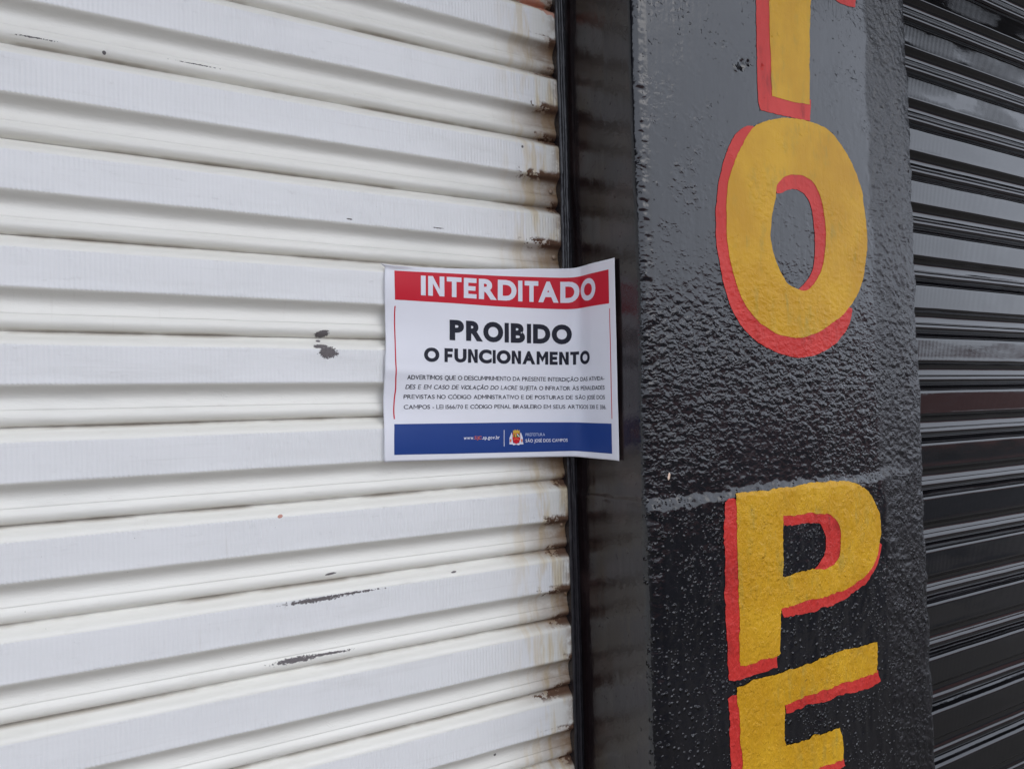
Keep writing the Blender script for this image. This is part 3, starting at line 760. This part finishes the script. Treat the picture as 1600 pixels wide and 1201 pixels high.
poster = thing('poster', 'white paper notice with red INTERDITADO header taped across the shutter edge and pillar side', 'poster', tuple(SG[NU//2, NV-1]))
PL = Vector(poster.location)
sheet_o = grid_obj('paper_sheet', SG, M_PAPER, poster)
sheet_o.matrix_parent_inverse = Matrix.Translation(-PL)
sm = sheet_o.modifiers.new('thickness', 'SOLIDIFY'); sm.thickness = 0.0002; sm.offset = -1 if True else 1
def printed(name, uvverts, faces, mat, off=0.00025, parent=poster, cut=True, label=None):
    """flat artwork given in sheet coordinates (u right, v down), cut along a grid and laid on the paper"""
    bm = bmesh.new(); vs = [bm.verts.new((u, v, 0)) for u, v in uvverts]
    for f in faces:
        try: bm.faces.new([vs[i] for i in f])
        except ValueError: pass
    us = [u for u, v in uvverts]; vv = [v for u, v in uvverts]
    su, sv = 1/(NU-1), 1/(NV-1)
    k = math.floor(min(us)/su)+1
    while k*su < max(us):
        bmesh.ops.bisect_plane(bm, geom=bm.verts[:]+bm.edges[:]+bm.faces[:], plane_co=(k*su, 0, 0), plane_no=(1, 0, 0)); k += 1
    k = math.floor(min(vv)/sv)+1
    while k*sv < max(vv):
        bmesh.ops.bisect_plane(bm, geom=bm.verts[:]+bm.edges[:]+bm.faces[:], plane_co=(0, k*sv, 0), plane_no=(0, 1, 0)); k += 1
    bmesh.ops.triangulate(bm, faces=bm.faces[:])
    co = np.array([v.co[:] for v in bm.verts]); P = lookup(co[:, 0], co[:, 1], off)
    for v, p in zip(bm.verts, P): v.co = Vector(p)
    bm.normal_update()
    fl = [f for f in bm.faces if f.normal.dot(Vector((-0.5, -0.8, 0))) < 0]
    bmesh.ops.reverse_faces(bm, faces=fl)
    for f in bm.faces: f.smooth = True
    me = bpy.data.meshes.new(name); bm.to_mesh(me); bm.free(); me.materials.append(mat)
    o = link(name, me); o.parent = parent
    o.matrix_parent_inverse = Matrix.Translation(-PL) if parent is poster else Matrix()
    if label: o['label'] = label
    return o
def rect(name, u0, u1, v0, v1, mat, off=0.00025, parent=poster, **kw):
    return printed(name, [(u0, v0), (u1, v0), (u1, v1), (u0, v1)], [(0, 1, 2, 3)], mat, off, parent, **kw)
def u_at(zx, zy):
    """sheet u of a zoomed-picture position"""
    v = v_at0(zx, zy); col = np.array([np.interp(v, Vd, PXC[j, :, 0]) for j in range(NCX)])
    ui = np.interp(zx, col, U)
    for _ in range(2):
        pass
    return float(ui)
def v_at0(zx, zy):
    ys = [np.interp(zx, zx_cols, rows[r]) for r in V_ROWS]
    return float(np.interp(zy, ys, V_ROWS))
uL, uR = U[1], float(np.interp(1, [0, 1], [0, u_at(1306, 200)]))
uR = u_at(1306, 200)
print('band', uL, uR)
hb = rect('header_band', uL, uR, 0.05, 0.219, M_PRED, label='red header band')
fb = rect('footer_band', uL, uR, 0.819, 0.970, M_PBLUE, label='dark blue footer band')
rect('margin_line', uL+0.000, uL+0.0042, 0.25, 0.795, M_PRED)
rect('margin_line', uR+0.001, uR+0.0048, 0.245, 0.795, M_PRED)

FONTCACHE = {}
def bglyph(ch, bold):
    cu = bpy.data.curves.new('t', 'FONT'); cu.body = ch; cu.size = 1.0; cu.offset = bold
    cu.resolution_u = 5; cu.fill_mode = 'FRONT'
    ob = bpy.data.objects.new('t', cu); COL.objects.link(ob)
    dg = bpy.context.evaluated_depsgraph_get(); me = bpy.data.meshes.new_from_object(ob.evaluated_get(dg))
    V = [(v.co.x, v.co.y) for v in me.vertices]; Fs = [tuple(p.vertices) for p in me.polygons]
    bpy.data.objects.remove(ob); bpy.data.meshes.remove(me); bpy.data.curves.remove(cu)
    return V, Fs
def poly_glyph(ch, w):
    """straight-sided capitals of stem width w and height .73"""
    H = 0.73; h = w*0.92
    R4 = lambda *r: ([p for (x0, y0, x1, y1) in r for p in ((x0, y0), (x1, y0), (x1, y1), (x0, y1))], [tuple(range(4*i, 4*i+4)) for i in range(len(r))])
    if ch == 'I': return R4((0, 0, w, H))
    if ch == 'T': return R4((0, H-h, .56, H), (.28-w/2, 0, .28+w/2, H-h))
    if ch == 'E': return R4((0, 0, w, H), (w, 0, .50, h), (w, H-h, .50, H), (w, H/2-h/2, .46, H/2+h/2))
    if ch == 'F': return R4((0, 0, w, H), (w, H-h, .50, H), (w, H/2-h*.6, .46, H/2+h*.4))
    if ch == 'L': return R4((0, 0, w, H), (w, 0, .46, h))
    if ch == 'N':
        W = .60; d = w*1.05
        return ([(0, 0), (w, 0), (w, H-d*1.45), (W-w*1.0, 0), (W, 0), (W, H), (W-w, H), (W-w, d*1.45), (w, H), (0, H)],
                [(0, 1, 2, 8, 9), (2, 3, 7, 8), (3, 4, 5, 6, 7)])
    if ch == 'M':
        W = .74; c = W/2; lo = .13; d = w*1.55
        return ([(0, 0), (w, 0), (w, H-d), (c, lo), (W-w, H-d), (W-w, 0), (W, 0), (W, H), (W-w*.95, H), (c, lo+d*.98), (w*.95, H), (0, H)],
                [(0, 1, 2, 10, 11), (2, 3, 9, 10), (3, 4, 8, 9), (4, 5, 6, 7, 8)])
    return None
GC = {}
def glyph(ch, bold):
    k = (ch, bold)
    if k not in GC:
        g = poly_glyph(ch, 0.085+2*bold*1.0) if (ch in 'ITEFLNM') else None
        if g is None:
            V, Fs = bglyph(ch, bold)
            if ch in 'ABCDGOPQRSUJ' and bold > 0.02:         # even out the cap height
                y0 = min(v[1] for v in V); y1 = max(v[1] for v in V)
                ov = 0.012 if ch in 'OCGSQ' else 0.0
                if ch == 'Q': y0 = -ov
                V = [((vx), -ov+(vy-y0)*(0.73+2*ov)/(y1-y0)) for vx, vy in V]
            g = (V, Fs)
        V, Fs = g
        x0 = min(v[0] for v in V); x1 = max(v[0] for v in V)
        GC[k] = ([(a-x0, b) for a, b in V], Fs, x1-x0)
    return GC[k]
WIDE = {'O': 1.06, 'C': 1.12, 'D': 1.06, 'B': 1.12, 'P': 1.14, 'R': 1.08, 'U': 1.06, 'S': 1.1}
def word_mesh(txt, bold, shear=0.0, spacing=1.0):
    Vs, Fs, x = [], [], 0.0
    tight = {('T', 'A'): -.09, ('A', 'D'): -.02, ('R', 'D'): -.05, ('R', 'O'): -.05, ('V', 'A'): -.07, ('A', 'V'): -.07, ('A', 'T'): -.05, ('P', 'A'): -.05, ('L', 'V'): -.03}
    for i, ch in enumerate(txt):
        V, Fc, wd = glyph(ch, bold); k = WIDE.get(ch, 1.0)
        b = len(Vs); Vs += [(x+vx*k+vy*shear, vy) for vx, vy in V]; Fs += [tuple(q+b for q in f) for f in Fc]
        gap = 0.085*spacing
        if ch in 'OCDQ' or (i+1 < len(txt) and txt[i+1] in 'OCQG'): gap *= 0.72
        if i+1 < len(txt): gap += tight.get((ch, txt[i+1]), 0)
        x += wd*k+gap
    return Vs, Fs
CAP = 0.73
def text_line(words, u0, u1, vbase, vcap, bold=0.03, spacing=1.0, natural=True):
    """returns verts (u, v) and faces for one line fitted between u0 and u1"""
    Vs, Fs = [], []
    items = []
    for wd in words:
        sh = 0.0
        if wd.startswith('/'): sh = 0.2; wd = wd[1:]
        V, Fc = word_mesh(wd, bold, sh, spacing)
        x0 = min(v[0] for v in V); x1 = max(v[0] for v in V)
        items.append((V, Fc, x0, x1-x0))
    tot = sum(i[3] for i in items); n = len(items)
    gap_nat = 0.40 if n > 3 else 0.30
    L = tot+gap_nat*(n-1)
    ky = vcap/CAP
    kx = (u1-u0)/L
    kmax = ky*PHH/PW*1.12
    gap = gap_nat*kx
    if n > 3 and kx > kmax:
        kx = kmax; gap = ((u1-u0)-tot*kx)/(n-1)
    x = u0
    for V, Fc, x0, wdt in items:
        b = len(Vs)
        Vs += [(x+(vx-x0)*kx, vbase-vy*ky) for vx, vy in V]
        Fs += [tuple(i+b for i in f) for f in Fc]
        x += wdt*kx+gap
    return Vs, Fs
def print_text(name, lines, mat, parent, off, label=None, bold=0.03, spacing=1.0):
    Vs, Fs = [], []
    for words, zx0, zx1, zyb, zcap in lines:
        zm = (zx0+zx1)/2
        vb = v_at0(zm, zyb); vt = v_at0(zm, zyb-zcap)
        u0 = u_at(zx0, zyb-zcap/2); u1 = u_at(zx1, zyb-zcap/2)
        V, Fc = text_line(words, u0, u1, vb, vb-vt, bold, spacing)
        b = len(Vs); Vs += V; Fs += [tuple(i+b for i in f) for f in Fc]
    return printed(name, Vs, Fs, mat, off, parent, label=label)
t1 = print_text('header_text', [(['INTERDITADO'], 325, 1237, 300, 107)], M_PWHITE, hb, 0.0005, 'white lettering INTERDITADO', bold=0.045, spacing=1.06)
print_text('heading_text', [(['PROIBIDO'], 474, 1112, 518, 102), (['O', 'FUNCIONAMENTO'], 341, 1209, 628, 69)], M_PDARK, poster, 0.0003, 'dark lettering PROIBIDO O FUNCIONAMENTO', bold=0.054, spacing=1.05)
print_text('warning_text', [
    ('ADVERTIMOS QUE O DESCUMPRIMENTO DA PRESENTE INTERDIÇÃO DAS ATIVIDA-'.split(), 250, 1285, 716, 22),
    ('/DES /E /EM /CASO /DE /VIOLAÇÃO /DO /LACRE SUJEITA O INFRATOR ÀS PENALIDADES'.split(), 241, 1286, 763, 22),
    ('PREVISTAS NO CÓDIGO ADMINISTRATIVO E DE POSTURAS DE SÃO JOSÉ DOS'.split(), 233, 1288, 811, 21),
    ('CAMPOS - LEI 1566/70 E CÓDIGO PENAL BRASILEIRO EM SEUS ARTIGOS 330 E 336.'.split(), 235, 1294, 861, 21)], M_PDARK, poster, 0.0003, 'four lines of small dark print', bold=0.010, spacing=0.80)
print_text('footer_text', [(['www.'], 547, 601, 1022, 19)], M_PWHITE, fb, 0.0005, bold=0.015)
print_text('footer_text', [(['SJC'], 603, 640, 1021, 17)], M_PORANGE, fb, 0.0005, 'orange letters SJC', bold=0.012)
print_text('footer_text', [(['.sp.gov.br'], 642, 735, 1020, 19)], M_PWHITE, fb, 0.0005, bold=0.015)
print_text('footer_text', [(['PREFEITURA'], 870, 972, 1004, 16)], M_PLIGHT, fb, 0.0005, bold=0.004)
print_text('footer_text', [('SÃO JOSÉ DOS CAMPOS'.split(), 870, 1090, 1035, 17)], M_PWHITE, fb, 0.0005, bold=0.014)
rect('divider_line', u_at(757, 1015), u_at(760, 1015), v_at0(758, 973), v_at0(758, 1058), M_PWHITE, 0.0005, fb)
# coat of arms, drawn in zoomed-picture units round its centre
crest = []
def art(name, pts, mat, off):
    q = [(u_at(x, y), v_at0(x, y)) for x, y in pts]
    return printed(name, q, [tuple(range(len(q)))], mat, off, fb)
art('crest_supporter', [(788, 1045), (786, 1015), (792, 1000), (797, 985), (802, 1000), (804, 1045)], M_PWHITE, 0.0005)
art('crest_supporter', [(838, 1045), (839, 1000), (845, 985), (851, 1000), (856, 1015), (855, 1045)], M_PWHITE, 0.0005)
art('crest_ribbon', [(786, 1036), (821, 1044), (857, 1036), (858, 1047), (840, 1047), (835, 1052), (821, 1048), (806, 1052), (802, 1047), (786, 1047)], M_PWHITE, 0.0007)
art('crest_crown', [(804, 972), (809, 978), (814, 969), (821, 976), (828, 969), (833, 978), (839, 972), (839, 990), (804, 990)], M_PGOLD, 0.0007)
art('crest_shield', [(802, 990), (841, 990), (842, 1020), (836, 1036), (821, 1046), (806, 1036), (801, 1020)], M_PRED, 0.0009)
art('crest_quarter', [(805, 993), (820, 993), (820, 1010), (805, 1010)], M_PGOLD, 0.0011)
art('crest_quarter', [(823, 993), (838, 993), (838, 1010), (823, 1010)], M_PGREEN, 0.0011)
art('crest_quarter', [(808, 996), (812, 996), (812, 1010), (808, 1010)], M_PDARK, 0.0013)
art('crest_band', [(823, 993), (826, 993), (838, 1008), (838, 1010), (835, 1010), (823, 996)], M_PWHITE, 0.0013)
art('crest_band', [(806, 1022), (820, 1014), (836, 1022), (836, 1026), (820, 1019), (806, 1026)], M_PORANGE, 0.0011)
for p_ in ((792, 1026), (850, 1026)):
    art('crest_supporter', [(p_[0]-4, p_[1]-6), (p_[0]+4, p_[1]-6), (p_[0]+3, p_[1]+10), (p_[0]-3, p_[1]+10)], M_PORANGE, 0.0008)
